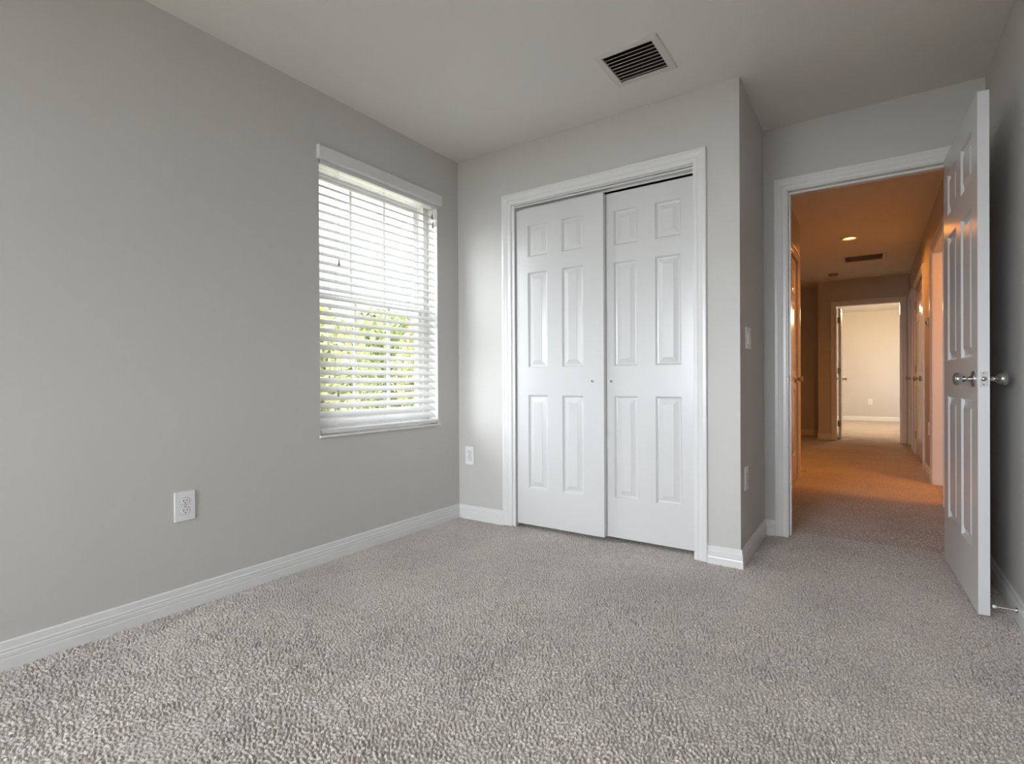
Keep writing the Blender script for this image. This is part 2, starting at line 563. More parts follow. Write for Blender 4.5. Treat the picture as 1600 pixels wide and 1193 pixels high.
ej = jamb('trim_entry_jamb', 'Y', Y2 - 0.001, Y2 + 0.121, EX0, EX1, EZ, label='white jamb lining the open doorway')
bm = bmesh.new()
box(bm, EX0, EX0 + 0.011, Y2 + 0.040, Y2 + 0.075, 0, EZ)
box(bm, EX1 - 0.011, EX1, Y2 + 0.040, Y2 + 0.075, 0, EZ)
box(bm, EX0 + 0.011, EX1 - 0.011, Y2 + 0.040, Y2 + 0.075, EZ - 0.011, EZ)
obj('door_stop_strip', bm, M_TRIM, ej)
bm = bmesh.new()
box(bm, EX0 - 0.0005, EX0 + 0.0015, Y2 + 0.004, Y2 + 0.036, 0.905, 0.962)
box(bm, EX0 - 0.002, EX0 + 0.0015, Y2 - 0.006, Y2 + 0.006, 0.917, 0.950)
so = obj('strike_plate', bm, M_HINGE, ej)
so['label'] = 'dark metal strike plate'
jamb('trim_far_jamb', 'Y', HE - 0.001, HE + 0.121, FX0 + 0.0005, FX1 - 0.0005, FZ - 0.001, 0.012, 'jamb of the far doorway')
jamb('trim_side_jamb', 'X', HR - 0.001, HR + 0.121, SD0, SD1 - 0.001, DH - 0.001, 0.012, 'orange lit jamb of the side room opening')

# closet lining and the track hidden behind the head casing
bm = bmesh.new()
box(bm, CX0 - 0.001, CX0 + 0.021, 0.0, 0.10, 0, CZ)
box(bm, CX1 - 0.0005, CX1 + 0.001, 0.0, 0.10, 0, CZ)
trk = struct(obj('trim_closet_jamb', bm, M_TRIM), 'white lining of the closet opening', 'trim')
bm = bmesh.new()
box(bm, CX0 + 0.021, CX1 - 0.001, 0.004, 0.014, CZ - 0.012, CZ)
box(bm, CX0 + 0.021, CX1 - 0.001, 0.052, 0.056, CZ - 0.018, CZ)
box(bm, CX0 + 0.021, CX1 - 0.001, 0.004, 0.097, CZ - 0.004, CZ - 0.001)
obj('sliding_track', bm, M_TRIM, trk)


# ------------------------------------------------------------------ doors
def leaf_mesh(w, h, t, cols, rows, both=True):
    """Six-panel moulded leaf: x along the width, front face y=0, back y=t, z up."""
    bm = bmesh.new()
    xs = sorted({0, w, *[c for cc in cols for c in cc]})
    zs = sorted({0, h, *[r for rr_ in rows for r in rr_]})
    rings = [(0.0, 0.0), (0.002, 0.0008), (0.010, 0.0115), (0.0165, 0.0125), (0.0185, 0.0122), (0.042, 0.0035), (0.0445, 0.0020), (0.047, 0.0020)]
    for face, sgn in ((0.0, 1), (t, -1)):
        V = {}

        def v(x, z, d=0.0, _f=face, _s=sgn):
            k = (round(x, 5), round(z, 5), round(d, 5))
            if k not in V:
                V[k] = bm.verts.new((x, _f + _s * d, z))
            return V[k]
        for i in range(len(xs) - 1):
            for j in range(len(zs) - 1):
                x0, x1, z0, z1 = xs[i], xs[i + 1], zs[j], zs[j + 1]
                isp = (x0, x1) in cols and (z0, z1) in rows
                if not isp:
                    bm.faces.new((v(x0, z0), v(x1, z0), v(x1, z1), v(x0, z1)))
                    continue
                prev = None
                for ins, d in rings:
                    cur = [v(x0 + ins, z0 + ins, d), v(x1 - ins, z0 + ins, d), v(x1 - ins, z1 - ins, d), v(x0 + ins, z1 - ins, d)]
                    if prev:
                        for q in range(4):
                            bm.faces.new((prev[q], prev[(q + 1) % 4], cur[(q + 1) % 4], cur[q]))
                    prev = cur
                bm.faces.new(prev)
        if face == 0.0:
            F = V
        else:
            B = V
    nx, nz = len(xs), len(zs)
    key = lambda x, z: (round(x, 5), round(z, 5), 0.0)
    for i in range(nx - 1):
        for z in (0, h):
            bm.faces.new((F[key(xs[i], z)], F[key(xs[i + 1], z)], B[key(xs[i + 1], z)], B[key(xs[i], z)]))
    for j in range(nz - 1):
        for x in (0, w):
            bm.faces.new((F[key(x, zs[j])], F[key(x, zs[j + 1])], B[key(x, zs[j + 1])], B[key(x, zs[j])]))
    return bm


def layout(w, h, stile, mull):
    pw = (w - 2 * stile - mull) / 2
    cols = [(stile, stile + pw), (stile + pw + mull, w - stile)]
    k = h / 2.0
    rows = [(0.225 * k, 0.820 * k), (0.990 * k, 1.592 * k), (1.695 * k, 1.895 * k)]
    return [tuple(round(c, 5) for c in x) for x in cols], [tuple(round(c, 5) for c in x) for x in rows]


KNOB = [(0.0, 0.0), (0.032, 0.0), (0.033, 0.002), (0.030, 0.007), (0.018, 0.010), (0.011, 0.013), (0.0095, 0.020), (0.0105, 0.028),
        (0.0165, 0.033), (0.0235, 0.040), (0.0268, 0.049), (0.0258, 0.057), (0.021, 0.063), (0.012, 0.0665), (0.0, 0.0675)]


def knob(parent, x, z, y, sgn, m=M_NICKEL, prof=KNOB, name='knob'):
    bm = bmesh.new()
    lathe(bm, [(r, sgn * hh) for r, hh in prof], 28, 'Y', (x, y, z))
    return obj(name, bm, m, parent, smooth=True)


def hinge(parent, x, y, z, m=M_HINGE, leaf_dir=1):
    bm = bmesh.new()
    lathe(bm, [(0.0, -0.047), (0.004, -0.047), (0.0062, -0.044), (0.0062, 0.044), (0.004, 0.047), (0.0, 0.047)], 12, 'Z', (x, y, z))
    box(bm, x - 0.001 if leaf_dir > 0 else x - 0.022, x + 0.022 if leaf_dir > 0 else x + 0.001, y - 0.0012, y + 0.0012, z - 0.044, z + 0.044)
    return obj('hinge', bm, m, parent)


# entry door: open a little past a right angle, its hall face turned towards the room
dv = Vector((2.7055, -0.080)) - Vector((2.6715, 0.697))
LW = dv.length
ang = math.atan2(dv.y, dv.x)
D1 = empty('door_1', (2.6715, 0.697, 0.0), ang)
struct(D1, 'white six-panel door standing open at the right', 'door')
# local x: hinge -> free edge; y grows to the left of that direction (towards +x in the world)
c_, r_ = layout(LW, 2.040, 0.108, 0.105)
bm = leaf_mesh(LW, 2.040, 0.0355, c_, r_)
obj('door_leaf', bm, M_DOOR, D1, loc=(0, 0, 0.014))
knob(D1, LW - 0.066, 0.934, 0.0, -1)
knob(D1, LW - 0.066, 0.934, 0.0355, 1)
bm = bmesh.new()
box(bm, LW - 0.0005, LW + 0.0012, 0.0055, 0.0300, 0.905, 0.963)
lp = obj('latch_plate', bm, M_NICKEL, D1, bevel=0.0006)
bm = bmesh.new()
lathe(bm, [(0.0, 0.0), (0.0085, 0.0), (0.0085, 0.006), (0.006, 0.009), (0.0, 0.009)], 16, 'X', (LW + 0.001, 0.0178, 0.934))
obj('latch_bolt', bm, M_NICKEL, lp, smooth=True)
bm = bmesh.new()
for zz in (0.912, 0.956):
    lathe(bm, [(0.0, 0.0), (0.003, 0.0), (0.002, 0.001), (0.0, 0.001)], 10, 'X', (LW + 0.0011, 0.0178, zz))
obj('screw', bm, M_HINGE, lp)
for zz in (0.23, 1.03, 1.85):
    hinge(D1, -0.004, 0.0415, zz)

# sliding closet doors
c_, r_ = layout(0.604, 2.0, 0.086, 0.101)
c_ = [(0.084, 0.229), (0.329, 0.475)]
r_ = [(0.228, 0.823), (0.994, 1.598), (1.694, 1.898)]
PULL = [(0.0, -0.002), (0.008, -0.002), (0.010, 0.0), (0.0105, 0.0028), (0.0135, 0.0032), (0.0148, 0.0012), (0.0148, -0.0005)]


def closet_door(name, x, y, label, px):
    d = empty(name, (x, y, 0.0))
    struct(d, label, 'door')
    obj('door_leaf', leaf_mesh(0.604, 2.0, 0.033, c_, r_), M_DOOR, d, loc=(0, 0, 0.022))
    bm = bmesh.new()
    lathe(bm, [(r, -hh) for r, hh in PULL], 24, 'Y', (px, 0, 0.929))
    obj('finger_pull', bm, M_PLATE, d, smooth=True)
    bm = bmesh.new()
    lathe(bm, [(0.0, -0.0021), (0.0075, -0.0021), (0.0075, -0.0025), (0.0, -0.0025)], 20, 'Y', (px, 0, 0.929))
    obj('pull_cup_shade', bm, M_SHADE, d)  # dark grey paints the shade inside the cup


closet_door('door_2', 0.474, 0.017, 'front sliding closet door, white six-panel, left of the pair', 0.604 - 0.073)
closet_door('door_3', 1.040, 0.058, 'rear sliding closet door, white six-panel, right of the pair', 0.066)

# hall doors
def hall_door(name, loc, rz, w, label, knob_x, hinge_x, m=M_DOOR, two=False):
    d = empty(name, loc, rz)
    struct(d, label, 'door')
    cc, rw = layout(w, 2.02, min(0.11, w * 0.16), min(0.10, w * 0.15))
    obj('door_leaf', leaf_mesh(w, 2.02, 0.035, cc, rw), m, d, loc=(0, 0, 0.012))
    knob(d, knob_x, 0.934, 0.0, -1)
    if two:
        knob(d, knob_x, 0.934, 0.035, 1)
    for zz in (0.24, 1.06, 1.84):
        hinge(d, hinge_x, -0.004, zz, leaf_dir=1 if hinge_x < w / 2 else -1)
    return d


# left hall wall faces +x: local -y -> +x with rz=+90deg, local x -> +y
hall_door('door_4', (HL - 0.008, LD0 + 0.003, 0), PI / 2, LD1 - LD0 - 0.006, 'closed white six-panel door on the left hall wall', LD1 - LD0 - 0.13, 0.0)
# right hall wall faces -x: rz=-90deg, local x -> -y
wdd = (DD1 - DD0) / 2 - 0.004
hall_door('door_5', (HR + 0.008, DD0 + 0.003 + wdd, 0), -PI / 2, wdd, 'near leaf of the double doors on the right hall wall', 0.07, wdd)
hall_door('door_6', (HR + 0.008, DD1 - 0.003, 0), -PI / 2, wdd, 'far leaf of the double doors on the right hall wall', wdd - 0.07, 0.0)
hall_door('door_7', (HR + 0.008, TD1 - 0.003, 0), -PI / 2, TD1 - TD0 - 0.006, 'last door on the right hall wall', 0.07, TD1 - TD0 - 0.006)
# far door, swung open into the far room, hinged on the left
fa = math.radians(91.0)
FD = empty('door_8', (FX0 + 0.020, HE + 0.135, 0.0), fa)
struct(FD, 'far door swung open into the bright room', 'door')
cc, rw = layout(0.76, 2.02, 0.11, 0.105)
obj('door_leaf', leaf_mesh(0.76, 2.02, 0.035, cc, rw), M_DOOR, FD, loc=(0, -0.035, 0.012))
knob(FD, 0.70, 0.934, -0.035, -1)
knob(FD, 0.70, 0.934, 0.0, 1)
for zz in (0.24, 1.06, 1.84):
    bm = bmesh.new()
    box(bm, -0.022, 0.004, -0.030, 0.012, zz - 0.045, zz + 0.045)
    obj('hinge', bm, M_HINGE, FD)

# ------------------------------------------------------------------ bedroom window
W = empty('window_1', (-0.09, (WY0 + WY1) / 2, WZ0))
struct(W, 'white vinyl hung window behind the blind', 'window')
hw, hh = (WY1 - WY0) / 2, WZ1 - WZ0


def rect_frame(bm, x0, x1, y0, y1, z0, z1, w):
    box(bm, x0, x1, y0, y0 + w, z0, z1)
    box(bm, x0, x1, y1 - w, y1, z0, z1)
    box(bm, x0, x1, y0 + w, y1 - w, z0, z0 + w)
    box(bm, x0, x1, y0 + w, y1 - w, z1 - w, z1)


bm = bmesh.new()
rect_frame(bm, -0.085, 0.0, -hw, hw, -0.012, hh, 0.038)
obj('window_frame', bm, M_VINYL, W)
MR = 0.735
for nm, xx, z0, z1 in (('upper_sash', -0.066, MR - 0.018, hh - 0.040), ('lower_sash', -0.028, 0.040, MR + 0.018)):
    bm = bmesh.new()
    rect_frame(bm, xx - 0.015, xx + 0.015, -hw + 0.039, hw - 0.039, z0, z1, 0.036)
    s_ = obj(nm, bm, M_VINYL, W)
    gw = hw - 0.075
    bm = bmesh.new()
    for k in (-1, 1):
        box(bm, xx - 0.006, xx + 0.006, k * gw / 3 * 1.03 - 0.009, k * gw / 3 * 1.03 + 0.009, z0 + 0.036, z1 - 0.036)
    zc = (z0 + z1) / 2
    obj('muntin', bm, M_VINYL, s_)
    mkbox('pane', (xx - 0.002, xx + 0.002, -gw, gw, z0 + 0.036, z1 - 0.036), glass, s_)
bm = bmesh.new()
box(bm, -0.085, 0.0895, -hw, hw, -0.024, -0.0125)
box(bm, 0.0895, 0.104, -hw - 0.006, hw + 0.012, -0.024, -0.0125)
sill = obj('window_sill', bm, M_MARBLE, W, bevel=0.0015)

# unseen window added behind the camera as a daylight source, and the far room's window
for nm, loc, rz, w_, h_, lb in (('added_window', (1.10, YB - 0.06, 0.67), 0, 2.0, 1.43, 'unseen window added as a daylight source in the wall facing the closet'),
                                ('window_3', (4.06, 9.2, 0.67), PI / 2, 1.7, 1.46, 'window of the far room')):
    w2 = empty(nm, loc, rz)
    struct(w2, lb, 'window')
    bm = bmesh.new()
    for x0, x1, z0, z1 in ((-w_ / 2, -w_ / 2 + 0.04, 0, h_), (w_ / 2 - 0.04, w_ / 2, 0, h_), (-w_ / 2 + 0.04, w_ / 2 - 0.04, 0, 0.04),
                           (-w_ / 2 + 0.04, w_ / 2 - 0.04, h_ - 0.04, h_), (-w_ / 2 + 0.04, w_ / 2 - 0.04, h_ / 2 - 0.02, h_ / 2 + 0.02)):
        box(bm, x0, x1, -0.03, 0.03, z0, z1)
    obj('window_frame', bm, M_VINYL, w2)
    mkbox('pane', (-w_ / 2 + 0.04, w_ / 2 - 0.04, -0.002, 0.002, 0.04, h_ - 0.04), glass, w2)

# ------------------------------------------------------------------ window blind
BL = empty('window_blind', (0.0, (WY0 + WY1) / 2, WZ0))
tag(BL, 'white slatted blind with tilted slats hanging in the window', 'blind')
bw = hw - 0.008
bm = bmesh.new()
# valance: front board with a moulded lip and two short returns
vp = [(0.0005, 1.420), (0.022, 1.420), (0.0255, 1.4225), (0.027, 1.428), (0.0265, 1.445), (0.0255, 1.470), (0.0265, 1.480), (0.025, 1.486), (0.021, 1.489), (0.0005, 1.489)]
ra = [bm.verts.new((x, -hw - 0.014, z)) for x, z in vp]
rb_ = [bm.verts.new((x, hw + 0.022, z)) for x, z in vp]
for i in range(len(vp)):
    j = (i + 1) % len(vp)
    bm.faces.new((ra[i], ra[j], rb_[j], rb_[i]))
bm.faces.new(ra)
bm.faces.new(rb_)
obj('valance', bm, M_BLIND, BL)
mkbox('headrail', (-0.060, -0.004, -bw, bw, 1.402, 1.448), M_BLIND, BL, bevel=0.002)
TILT = math.radians(35)
SP = 0.0446
slat_me = None
for i in range(30):
    z = 2.0105 - WZ0 - SP * i
    if slat_me is None:
        bm = bmesh.new()
        n = 6
        top, bot = [], []
        for k in range(n + 1):
            s = -0.025 + 0.05 * k / n
            crown = 0.0018 * (1 - (s / 0.025) ** 2)
            for arr, off in ((top, crown + 0.0013), (bot, crown - 0.0013)):
                x = s * math.cos(TILT) - off * -math.sin(TILT) * -1
                zz = -s * math.sin(TILT) + off * math.cos(TILT)
                arr.append((x, zz))
        loop = top + bot[::-1]
        A = [bm.verts.new((x, -bw, zz)) for x, zz in loop]
        B = [bm.verts.new((x, bw, zz)) for x, zz in loop]
        for k in range(len(loop)):
            j = (k + 1) % len(loop)
            bm.faces.new((A[k], A[j], B[j], B[k]))
        bm.faces.new(A)
        bm.faces.new(B)
        so = obj('slat', bm, M_BLIND, BL, loc=(-0.030, 0, z))
        slat_me = so.data
    else:
        so = bpy.data.objects.new('slat', slat_me)
        C.objects.link(so)
        so.parent = BL
        so.location = (-0.030, 0, z)
mkbox('bottom_rail', (-0.055, -0.004, -bw, bw, -0.005, 0.0155), M_BLIND, BL, bevel=0.003)
ladders = (-hw + 0.105, 0.0, hw - 0.135)
for yy in ladders:
    for dx in (-0.006, -0.0515):
        bm = bmesh.new()
        tube(bm, [(dx, yy, 0.014), (dx, yy, 1.40)], 0.0007, 6)
        obj('ladder_cord', bm, M_CORD, BL)
    bm = bmesh.new()
    tube(bm, [(-0.0285, yy + 0.012, 0.014), (-0.0285, yy + 0.012, 1.40)], 0.0008, 6)
    obj('lift_cord', bm, M_CORD, BL)


def pull_cord(y, z_end, z_top=1.42, x=0.006):
    bm = bmesh.new()
    tube(bm, [(-0.004, y, z_top - 0.02), (x, y, z_top - 0.035), (x, y, z_end + 0.03)], 0.0010, 6)
    c = obj('pull_cord', bm, M_CORD, BL)
    bm = bmesh.new()
    lathe(bm, [(0.0, 0.034), (0.003, 0.034), (0.0038, 0.020), (0.006, 0.003), (0.0058, 0.0), (0.0, 0.0)], 12, 'Z', (x, y, z_end))
    t = obj('cord_tassel', bm, M_TASSEL, c, smooth=True)
    t['label'] = 'dark grey cord tassel'
    return c


pull_cord(-hw + 0.108, 0.855 - WZ0)
pull_cord(-hw + 0.118, 1.555 - WZ0)
pull_cord(hw - 0.055, 1.985 - WZ0)
pull_cord(hw - 0.047, 1.930 - WZ0)
for yy in (-hw + 0.21, hw - 0.335):
    bm = bmesh.new()
    tube(bm, [(-0.004, yy, 0.020), (0.010, yy + 0.004, 0.018), (0.025, yy + 0.010, 0.004), (0.027, yy + 0.016, -0.020)], 0.0016, 6)
    obj('cord_end', bm, M_CORD, BL)


# ------------------------------------------------------------------ plates on the walls
def rounded(bm, w, h, y0, y1, r=0.004, n=4, cx=0, cz=0):
    pts = []
    for sx, sz, a0 in ((1, 1, 0), (-1, 1, 90), (-1, -1, 180), (1, -1, 270)):
        for k in range(n + 1):
            a = math.radians(a0 + 90 * k / n)
            pts.append((cx + sx * (w / 2 - r) + r * math.cos(a), cz + sz * (h / 2 - r) + r * math.sin(a)))
    A = [bm.verts.new((x, y0, z)) for x, z in pts]
    B = [bm.verts.new((x * 1.0, y1, z)) for x, z in pts]
    for i in range(len(pts)):
        j = (i + 1) % len(pts)
        bm.faces.new((A[i], A[j], B[j], B[i]))
    bm.faces.new(A)
    bm.faces.new(B)


def outlet(loc, rz, label, w=0.080, h=0.122):
    o = empty('wall_outlet', loc, rz)
    tag(o, label, 'outlet')
    bm = bmesh.new()
    rounded(bm, w, h, 0.0, -0.006, 0.003)
    obj('cover_plate', bm, M_PLATE, o, bevel=0.0018)
    for sz in (-1, 1):
        bm = bmesh.new()
        pts = []
        for k in range(32):
            a = 2 * PI * k / 32
            pts.append((0.0172 * math.cos(a), max(-0.0135, min(0.0135, 0.0172 * math.sin(a)))))
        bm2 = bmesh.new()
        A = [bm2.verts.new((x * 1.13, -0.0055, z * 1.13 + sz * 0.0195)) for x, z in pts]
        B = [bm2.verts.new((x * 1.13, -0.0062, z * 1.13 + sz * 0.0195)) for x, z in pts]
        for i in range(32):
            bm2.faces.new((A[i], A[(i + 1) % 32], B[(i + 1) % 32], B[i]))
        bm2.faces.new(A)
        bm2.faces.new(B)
        rings = []
        for sc, y in ((1.03, -0.0058), (1.03, -0.0072), (0.98, -0.0082)):
            rings.append([bm.verts.new((x * sc, y, z * sc + sz * 0.0195)) for x, z in pts])
        for A, B in zip(rings, rings[1:]):
            for i in range(32):
                bm.faces.new((A[i], A[(i + 1) % 32], B[(i + 1) % 32], B[i]))
        bm.faces.new(rings[-1])
        bm.faces.new(rings[0])
        rc = obj('receptacle', bm, M_PLATE, o)
        obj('receptacle_gap_shade', bm2, M_SHADE, rc)  # grey ring paints the shade of the gap round the receptacle
        bm = bmesh.new()
        for sx, hh_ in ((-1, 0.0085), (1, 0.007)):
            box(bm, sx * 0.0065 - 0.0013, sx * 0.0065 + 0.0013, -0.0087, -0.0070, sz * 0.0195 + 0.003 - hh_ / 2, sz * 0.0195 + 0.003 + hh_ / 2)
        lathe(bm, [(0.0, -0.0070), (0.0024, -0.0070), (0.0024, -0.0087), (0.0, -0.0087)], 12, 'Y', (0, 0, sz * 0.0195 - 0.0072))
        sl = obj('slot', bm, M_SLOT, rc)
        sl['label'] = 'dark plug slots'
    bm = bmesh.new()
    lathe(bm, [(0.0, -0.006), (0.003, -0.006), (0.0022, -0.0072), (0.0, -0.0072)], 12, 'Y', (0, 0, 0))
    obj('screw', bm, M_NICKEL, o)
    return o


def switch(loc, rz, label, gangs=1):
    o = empty('light_switch', loc, rz)
    tag(o, label, 'light switch')
    bm = bmesh.new()
    rounded(bm, 0.072 + 0.046 * (gangs - 1), 0.116, 0.0, -0.006, 0.003)
    obj('cover_plate', bm, M_PLATE, o, bevel=0.0018)
    for g in range(gangs):
        cx = (g - (gangs - 1) / 2) * 0.046
        bm = bmesh.new()
        box(bm, cx - 0.0165, cx + 0.0165, -0.0075, -0.005, -0.033, 0.033)
        v = [bm.verts.new(p) for p in ((cx - 0.014, -0.0075, -0.031), (cx + 0.014, -0.0075, -0.031), (cx + 0.014, -0.0075, 0.031), (cx - 0.014, -0.0075, 0.031),
                                       (cx - 0.014, -0.0125, -0.031), (cx + 0.014, -0.0125, -0.031), (cx + 0.014, -0.0085, 0.031), (cx - 0.014, -0.0085, 0.031))]
        for f in ((0, 3, 2, 1), (4, 5, 6, 7), (0, 1, 5, 4), (1, 2, 6, 5), (2, 3, 7, 6), (3, 0, 4, 7)):
            bm.faces.new([v[i] for i in f])
        obj('rocker', bm, M_PLATE, o)
    return o


outlet((0.0, -1.769, 0.423), PI / 2, 'white duplex outlet on the left wall below and left of the window')
outlet((0.0965, 0.0, 0.427), 0, 'white duplex outlet between the window corner and the closet casing', w=0.073)
outlet((X1, 0.131, 0.425), PI / 2, 'white outlet low on the short wall beside the closet, below the switch', w=0.075)
switch((X1, 0.190, 1.153), PI / 2, 'white double rocker switch on the short wall beside the closet', 2)
outlet((2.33, FY, 0.42), 0, 'small outlet on the bright wall of the far room')
outlet((HR, 3.55, 0.46), -PI / 2, 'outlet low on the right hall wall before the double doors', w=0.075)
switch((HR, 5.72, 1.06), -PI / 2, 'light switch on the right hall wall past the double doors')
th = empty('thermostat', (HR, 3.58, 1.475), -PI / 2)
tag(th, 'small dark wall control on the right hall wall near the double doors', 'wall control')
bm = bmesh.new()
rounded(bm, 0.050, 0.075, 0.0, -0.018, 0.006)
obj('housing', bm, M_HINGE, th, bevel=0.003)
bm = bmesh.new()
lathe(bm, [(0.0, -0.018), (0.015, -0.018), (0.013, -0.024), (0.0, -0.024)], 18, 'Y', (0, 0, -0.01))
obj('dial', bm, M_SLOT, th)


# ------------------------------------------------------------------ ceiling fittings
def ceiling_vent(rect, fr, label, n, tilt, depth=0.016, name='ceiling_vent', single=False):
    x0, x1, y0, y1 = rect
    cx, cy = (x0 + x1) / 2, (y0 + y1) / 2
    o = empty(name, (cx, cy, H))
    tag(o, label, 'vent')
    bm = bmesh.new()
    w, d = (x1 - x0) / 2, (y1 - y0) / 2
    z0 = -0.007
    for inner, outer, za, zb in (((w, d), (w + fr, d + fr), z0, 0.0),):
        P = []
        for (a, b), z in ((inner, 0.0), (inner, z0 - 0.002), ((inner[0] + 0.004, inner[1] + 0.004), z0 - 0.002), ((outer[0] - 0.006, outer[1] - 0.006), z0), (outer, -0.002), (outer, 0.0)):
            P.append([bm.verts.new((sx * a, sy * b, z)) for sx, sy in ((-1, -1), (1, -1), (1, 1), (-1, 1))])
        P.append(P[0])
        for A, B in zip(P, P[1:]):
            for i in range(4):
                bm.faces.new((A[i], A[(i + 1) % 4], B[(i + 1) % 4], B[i]))
    obj('vent_frame', bm, M_VENT, o)
    bm = bmesh.new()                                        # duct boot above the opening
    e = 0.0
    t_ = 0.002
    box(bm, -w + e, -w + t_, -d + e, d - e, 0.0, 0.16)
    box(bm, w - t_, w - e, -d + e, d - e, 0.0, 0.16)
    box(bm, -w + t_, w - t_, -d + e, -d + t_, 0.0, 0.16)
    box(bm, -w + t_, w - t_, d - t_, d - e, 0.0, 0.16)
    box(bm, -w + t_, w - t_, -d + t_, d - t_, 0.155, 0.16)
    obj('duct', bm, M_DUCT, o)
    pitch = 2 * d / n
    bms = bmesh.new() if single else None
    for i in range(n):
        yc = -d + pitch * (i + 0.5)
        bm = bms or bmesh.new()
        dy, dz = depth * math.cos(tilt), depth * math.sin(tilt)
        t2 = 0.0016
        zb = -0.004
        v = [bm.verts.new(p) for p in ((-w + t_, yc - dy / 2, zb - t2), (w - t_, yc - dy / 2, zb - t2), (w - t_, yc + dy / 2, zb + dz - t2), (-w + t_, yc + dy / 2, zb + dz - t2),
                                       (-w + t_, yc - dy / 2, zb + t2), (w - t_, yc - dy / 2, zb + t2), (w - t_, yc + dy / 2, zb + dz + t2), (-w + t_, yc + dy / 2, zb + dz + t2))]
        for f in ((0, 3, 2, 1), (4, 5, 6, 7), (0, 1, 5, 4), (1, 2, 6, 5), (2, 3, 7, 6), (3, 0, 4, 7)):
            bm.faces.new([v[k] for k in f])
        if not single:
            obj('louver', bm, M_LOUVER, o)
    if single:
        obj('louver', bms, M_LOUVER, o)
    return o


ceiling_vent(VENT, 0.033, 'square white air vent with dark louvers on the bedroom ceiling', 9, math.radians(32), 0.013)
ceiling_vent(VENT2, 0.030, 'dark slotted return vent on the hall ceiling behind the round lamp', 5, math.radians(30), 0.03)

RL = empty('recessed_light', (CAN[0], CAN[1], H))
tag(RL, 'lit round recessed lamp in the hall ceiling', 'ceiling lamp')
bm = bmesh.new()
lathe(bm, [(0.060, 0.0), (0.062, -0.003), (0.086, -0.006), (0.094, -0.003), (0.095, 0.0), (0.090, 0.0), (0.060, 0.0)], 40, caps=False)
obj('trim_ring', bm, M_CAN, RL, smooth=True)
bm = bmesh.new()
pr = [(0.0595, 0.0), (0.055, 0.03), (0.046, 0.05)]
rg = []
for r, z in pr:
    rg.append([bm.verts.new((r * math.cos(2 * PI * i / 40), r * math.sin(2 * PI * i / 40), z)) for i in range(40)])
for A, B in zip(rg, rg[1:]):
    for i in range(40):
        bm.faces.new((A[i], A[(i + 1) % 40], B[(i + 1) % 40], B[i]))
obj('reflector', bm, M_CAN, RL, smooth=True)
bm = bmesh.new()
lathe(bm, [(0.0, 0.004), (0.03, 0.007), (0.050, 0.014), (0.056, 0.022), (0.056, 0.026), (0.0, 0.028)], 40)
ln = obj('lens', bm, M_LENS, RL, smooth=True)
ln['label'] = 'glowing warm lamp lens'


def warm_spot(name, loc, power, size=0.05, angle=165, col=(1.0, 0.32, 0.035)):
    d = bpy.data.lights.new(name, 'SPOT')
    d.energy, d.color, d.shadow_soft_size = power, col, size
    d.spot_size, d.spot_blend = math.radians(angle), 0.6
    o = bpy.data.objects.new(name, d)
    o.location = loc
    C.objects.link(o)


warm_spot('recessed_light_glow', (CAN[0], CAN[1], H - 0.02), 22)


def warm_point(name, loc, power, size=0.08, col=(1.0, 0.32, 0.035)):
    d = bpy.data.lights.new(name, 'POINT')
    d.energy, d.color, d.shadow_soft_size = power, col, size
    o = bpy.data.objects.new(name, d)
    o.location = loc
    C.objects.link(o)


warm_point('side_room_lamp', (3.75, 2.1, 2.1), 20)
warm_point('far_room_lamp', (2.6, 9.2, 2.2), 46, col=(1.0, 0.68, 0.37))

SM = empty('smoke_detector', (1.907, 6.06, H))
tag(SM, 'small round smoke detector on the hall ceiling', 'smoke detector')
bm = bmesh.new()
lathe(bm, [(0.0, -0.034), (0.040, -0.034), (0.055, -0.026), (0.062, -0.010), (0.064, 0.0), (0.0, 0.0)], 32)
obj('housing', bm, M_BEIGE, SM, smooth=True)
bm = bmesh.new()
lathe(bm, [(0.0, -0.037), (0.008, -0.037), (0.008, -0.034), (0.0, -0.034)], 12)
obj('test_button', bm, M_PLATE, SM)


# ------------------------------------------------------------------ door stops
def door_stop(loc, rz, label, ln_=0.072):
    o = empty('door_stop', loc, rz)
    tag(o, label, 'door stop')
    bm = bmesh.new()
    lathe(bm, [(0.0, 0.0), (0.011, 0.0), (0.009, -0.004), (0.0, -0.005)], 14, 'Y')
    obj('mount', bm, M_NICKEL, o)
    bm = bmesh.new()
    lathe(bm, [(0.0, -0.004), (0.0028, -0.004), (0.0028, -ln_ + 0.010), (0.0, -ln_ + 0.010)], 10, 'Y')
    obj('rod', bm, M_NICKEL, o)
    bm = bmesh.new()
    lathe(bm, [(0.0, -ln_ + 0.012), (0.006, -ln_ + 0.012), (0.0075, -ln_ + 0.007), (0.007, -ln_ + 0.002), (0.004, -ln_), (0.0, -ln_)], 14, 'Y')
    t = obj('bumper_tip', bm, M_RUBBER, o, smooth=True)
    t['label'] = 'white rubber tip'


door_stop((XR - 0.0125, -0.055, 0.046), -PI / 2, 'thin metal door stop with white tip behind the open door', 0.073)
door_stop((HL + 0.0125, 2.99, 0.046), PI / 2, 'short door stop on the baseboard at the end of the left hall wall', 0.055)

# ------------------------------------------------------------------ outside the window
bm = bmesh.new()
box(bm, -45, -0.2, -30, 45, -0.35, -0.25)
box(bm, -0.2, 30, -30, -5.12, -0.35, -0.25)
box(bm, 4.6, 30, -5.12, 45, -0.35, -0.25)
struct(obj('ground', bm, M_LAWN), 'pale lawn outside the window', 'lawn')


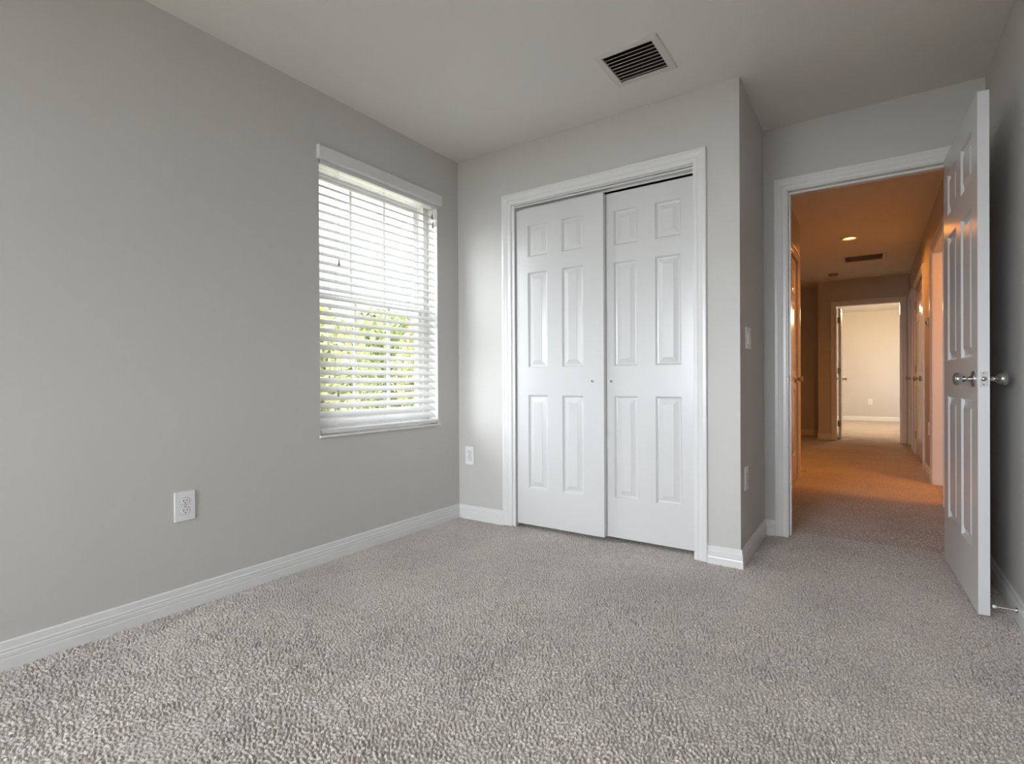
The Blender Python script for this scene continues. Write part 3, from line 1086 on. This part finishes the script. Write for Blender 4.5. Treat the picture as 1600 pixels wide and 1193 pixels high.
def shrub(loc, rad, hgt, n, m, label, seed):
    rnd = random.Random(seed)
    o = empty('shrub', loc)
    tag(o, label, 'shrub', 'shrubs outside the window')
    bm = bmesh.new()
    for i in range(n):
        u = rnd.uniform(-1, 1)
        a = rnd.uniform(0, 2 * PI)
        rr_ = (rnd.uniform(0.55, 1.0)) * (1 + 0.18 * math.sin(5 * a + seed) * math.cos(3 * u))
        s = math.sqrt(1 - u * u)
        p = Vector((rad * rr_ * s * math.cos(a), rad * rr_ * s * math.sin(a), hgt * (0.5 + 0.5 * rr_ * u)))
        d = Vector((rnd.gauss(0, 1), rnd.gauss(0, 1), rnd.gauss(0.3, 0.7))).normalized()
        e = d.orthogonal().normalized()
        e.rotate(Matrix.Rotation(rnd.uniform(0, 2 * PI), 3, d))
        f = d.cross(e)
        L, wd = rnd.uniform(0.07, 0.13), rnd.uniform(0.03, 0.05)
        q = [p - e * L, p + f * wd - d * 0.01, p + e * L, p - f * wd - d * 0.01]
        if min(x.z for x in q) < 0.01:
            continue
        bm.faces.new([bm.verts.new(x) for x in q])
    obj('foliage', bm, m, o)
    bm = bmesh.new()
    for k in range(4):
        a = k * PI / 2 + 0.4
        tube(bm, [(0.05 * math.cos(a), 0.05 * math.sin(a), 0), (0.25 * rad * math.cos(a), 0.25 * rad * math.sin(a), 0.3 * hgt),
                  (0.55 * rad * math.cos(a), 0.55 * rad * math.sin(a), 0.72 * hgt)], 0.03, 6)
    obj('stem', bm, M_BARK, o)


shrub((-6.8, 3.7, -0.25), 1.1, 2.6, 4200, M_LEAF2, 'yellow green shrub outside, leftmost through the blind', 1)
shrub((-9.6, 7.9, -0.25), 1.6, 3.4, 7000, M_LEAF, 'tall green shrub outside, middle of the view through the blind', 2)
shrub((-6.4, 6.9, -0.25), 1.15, 2.6, 4600, M_LEAF2, 'rounded pale green shrub outside, rightmost through the blind', 3)

HO = empty('house', (-20.0, 16.0, -0.25))
tag(HO, 'neighbouring house with grey roof outside the window', 'house')
mkbox('house_wall', (-4, 4, -7, 7, 0, 3.0), M_HOUSE, HO)
bm = bmesh.new()
A = [bm.verts.new(p) for p in ((-4.5, -7.5, 2.95), (4.5, -7.5, 2.95), (4.5, 7.5, 2.95), (-4.5, 7.5, 2.95))]
R_ = [bm.verts.new(p) for p in ((0, -3.4, 4.9), (0, 3.4, 4.9))]
bm.faces.new(A)
bm.faces.new((A[0], A[1], R_[0]))
bm.faces.new((A[2], A[3], R_[1]))
bm.faces.new((A[1], A[2], R_[1], R_[0]))
bm.faces.new((A[3], A[0], R_[0], R_[1]))
obj('house_roof', bm, M_ROOF, HO)
for yy in (-3.5, 2.5):
    bm = bmesh.new()
    rect_frame(bm, 4.0, 4.06, yy - 0.6, yy + 0.6, 0.9, 2.2, 0.08)
    f_ = obj('house_window', bm, M_VINYL, HO)
    mkbox('pane', (4.005, 4.02, yy - 0.52, yy + 0.52, 0.98, 2.12), M_SLOT, f_)
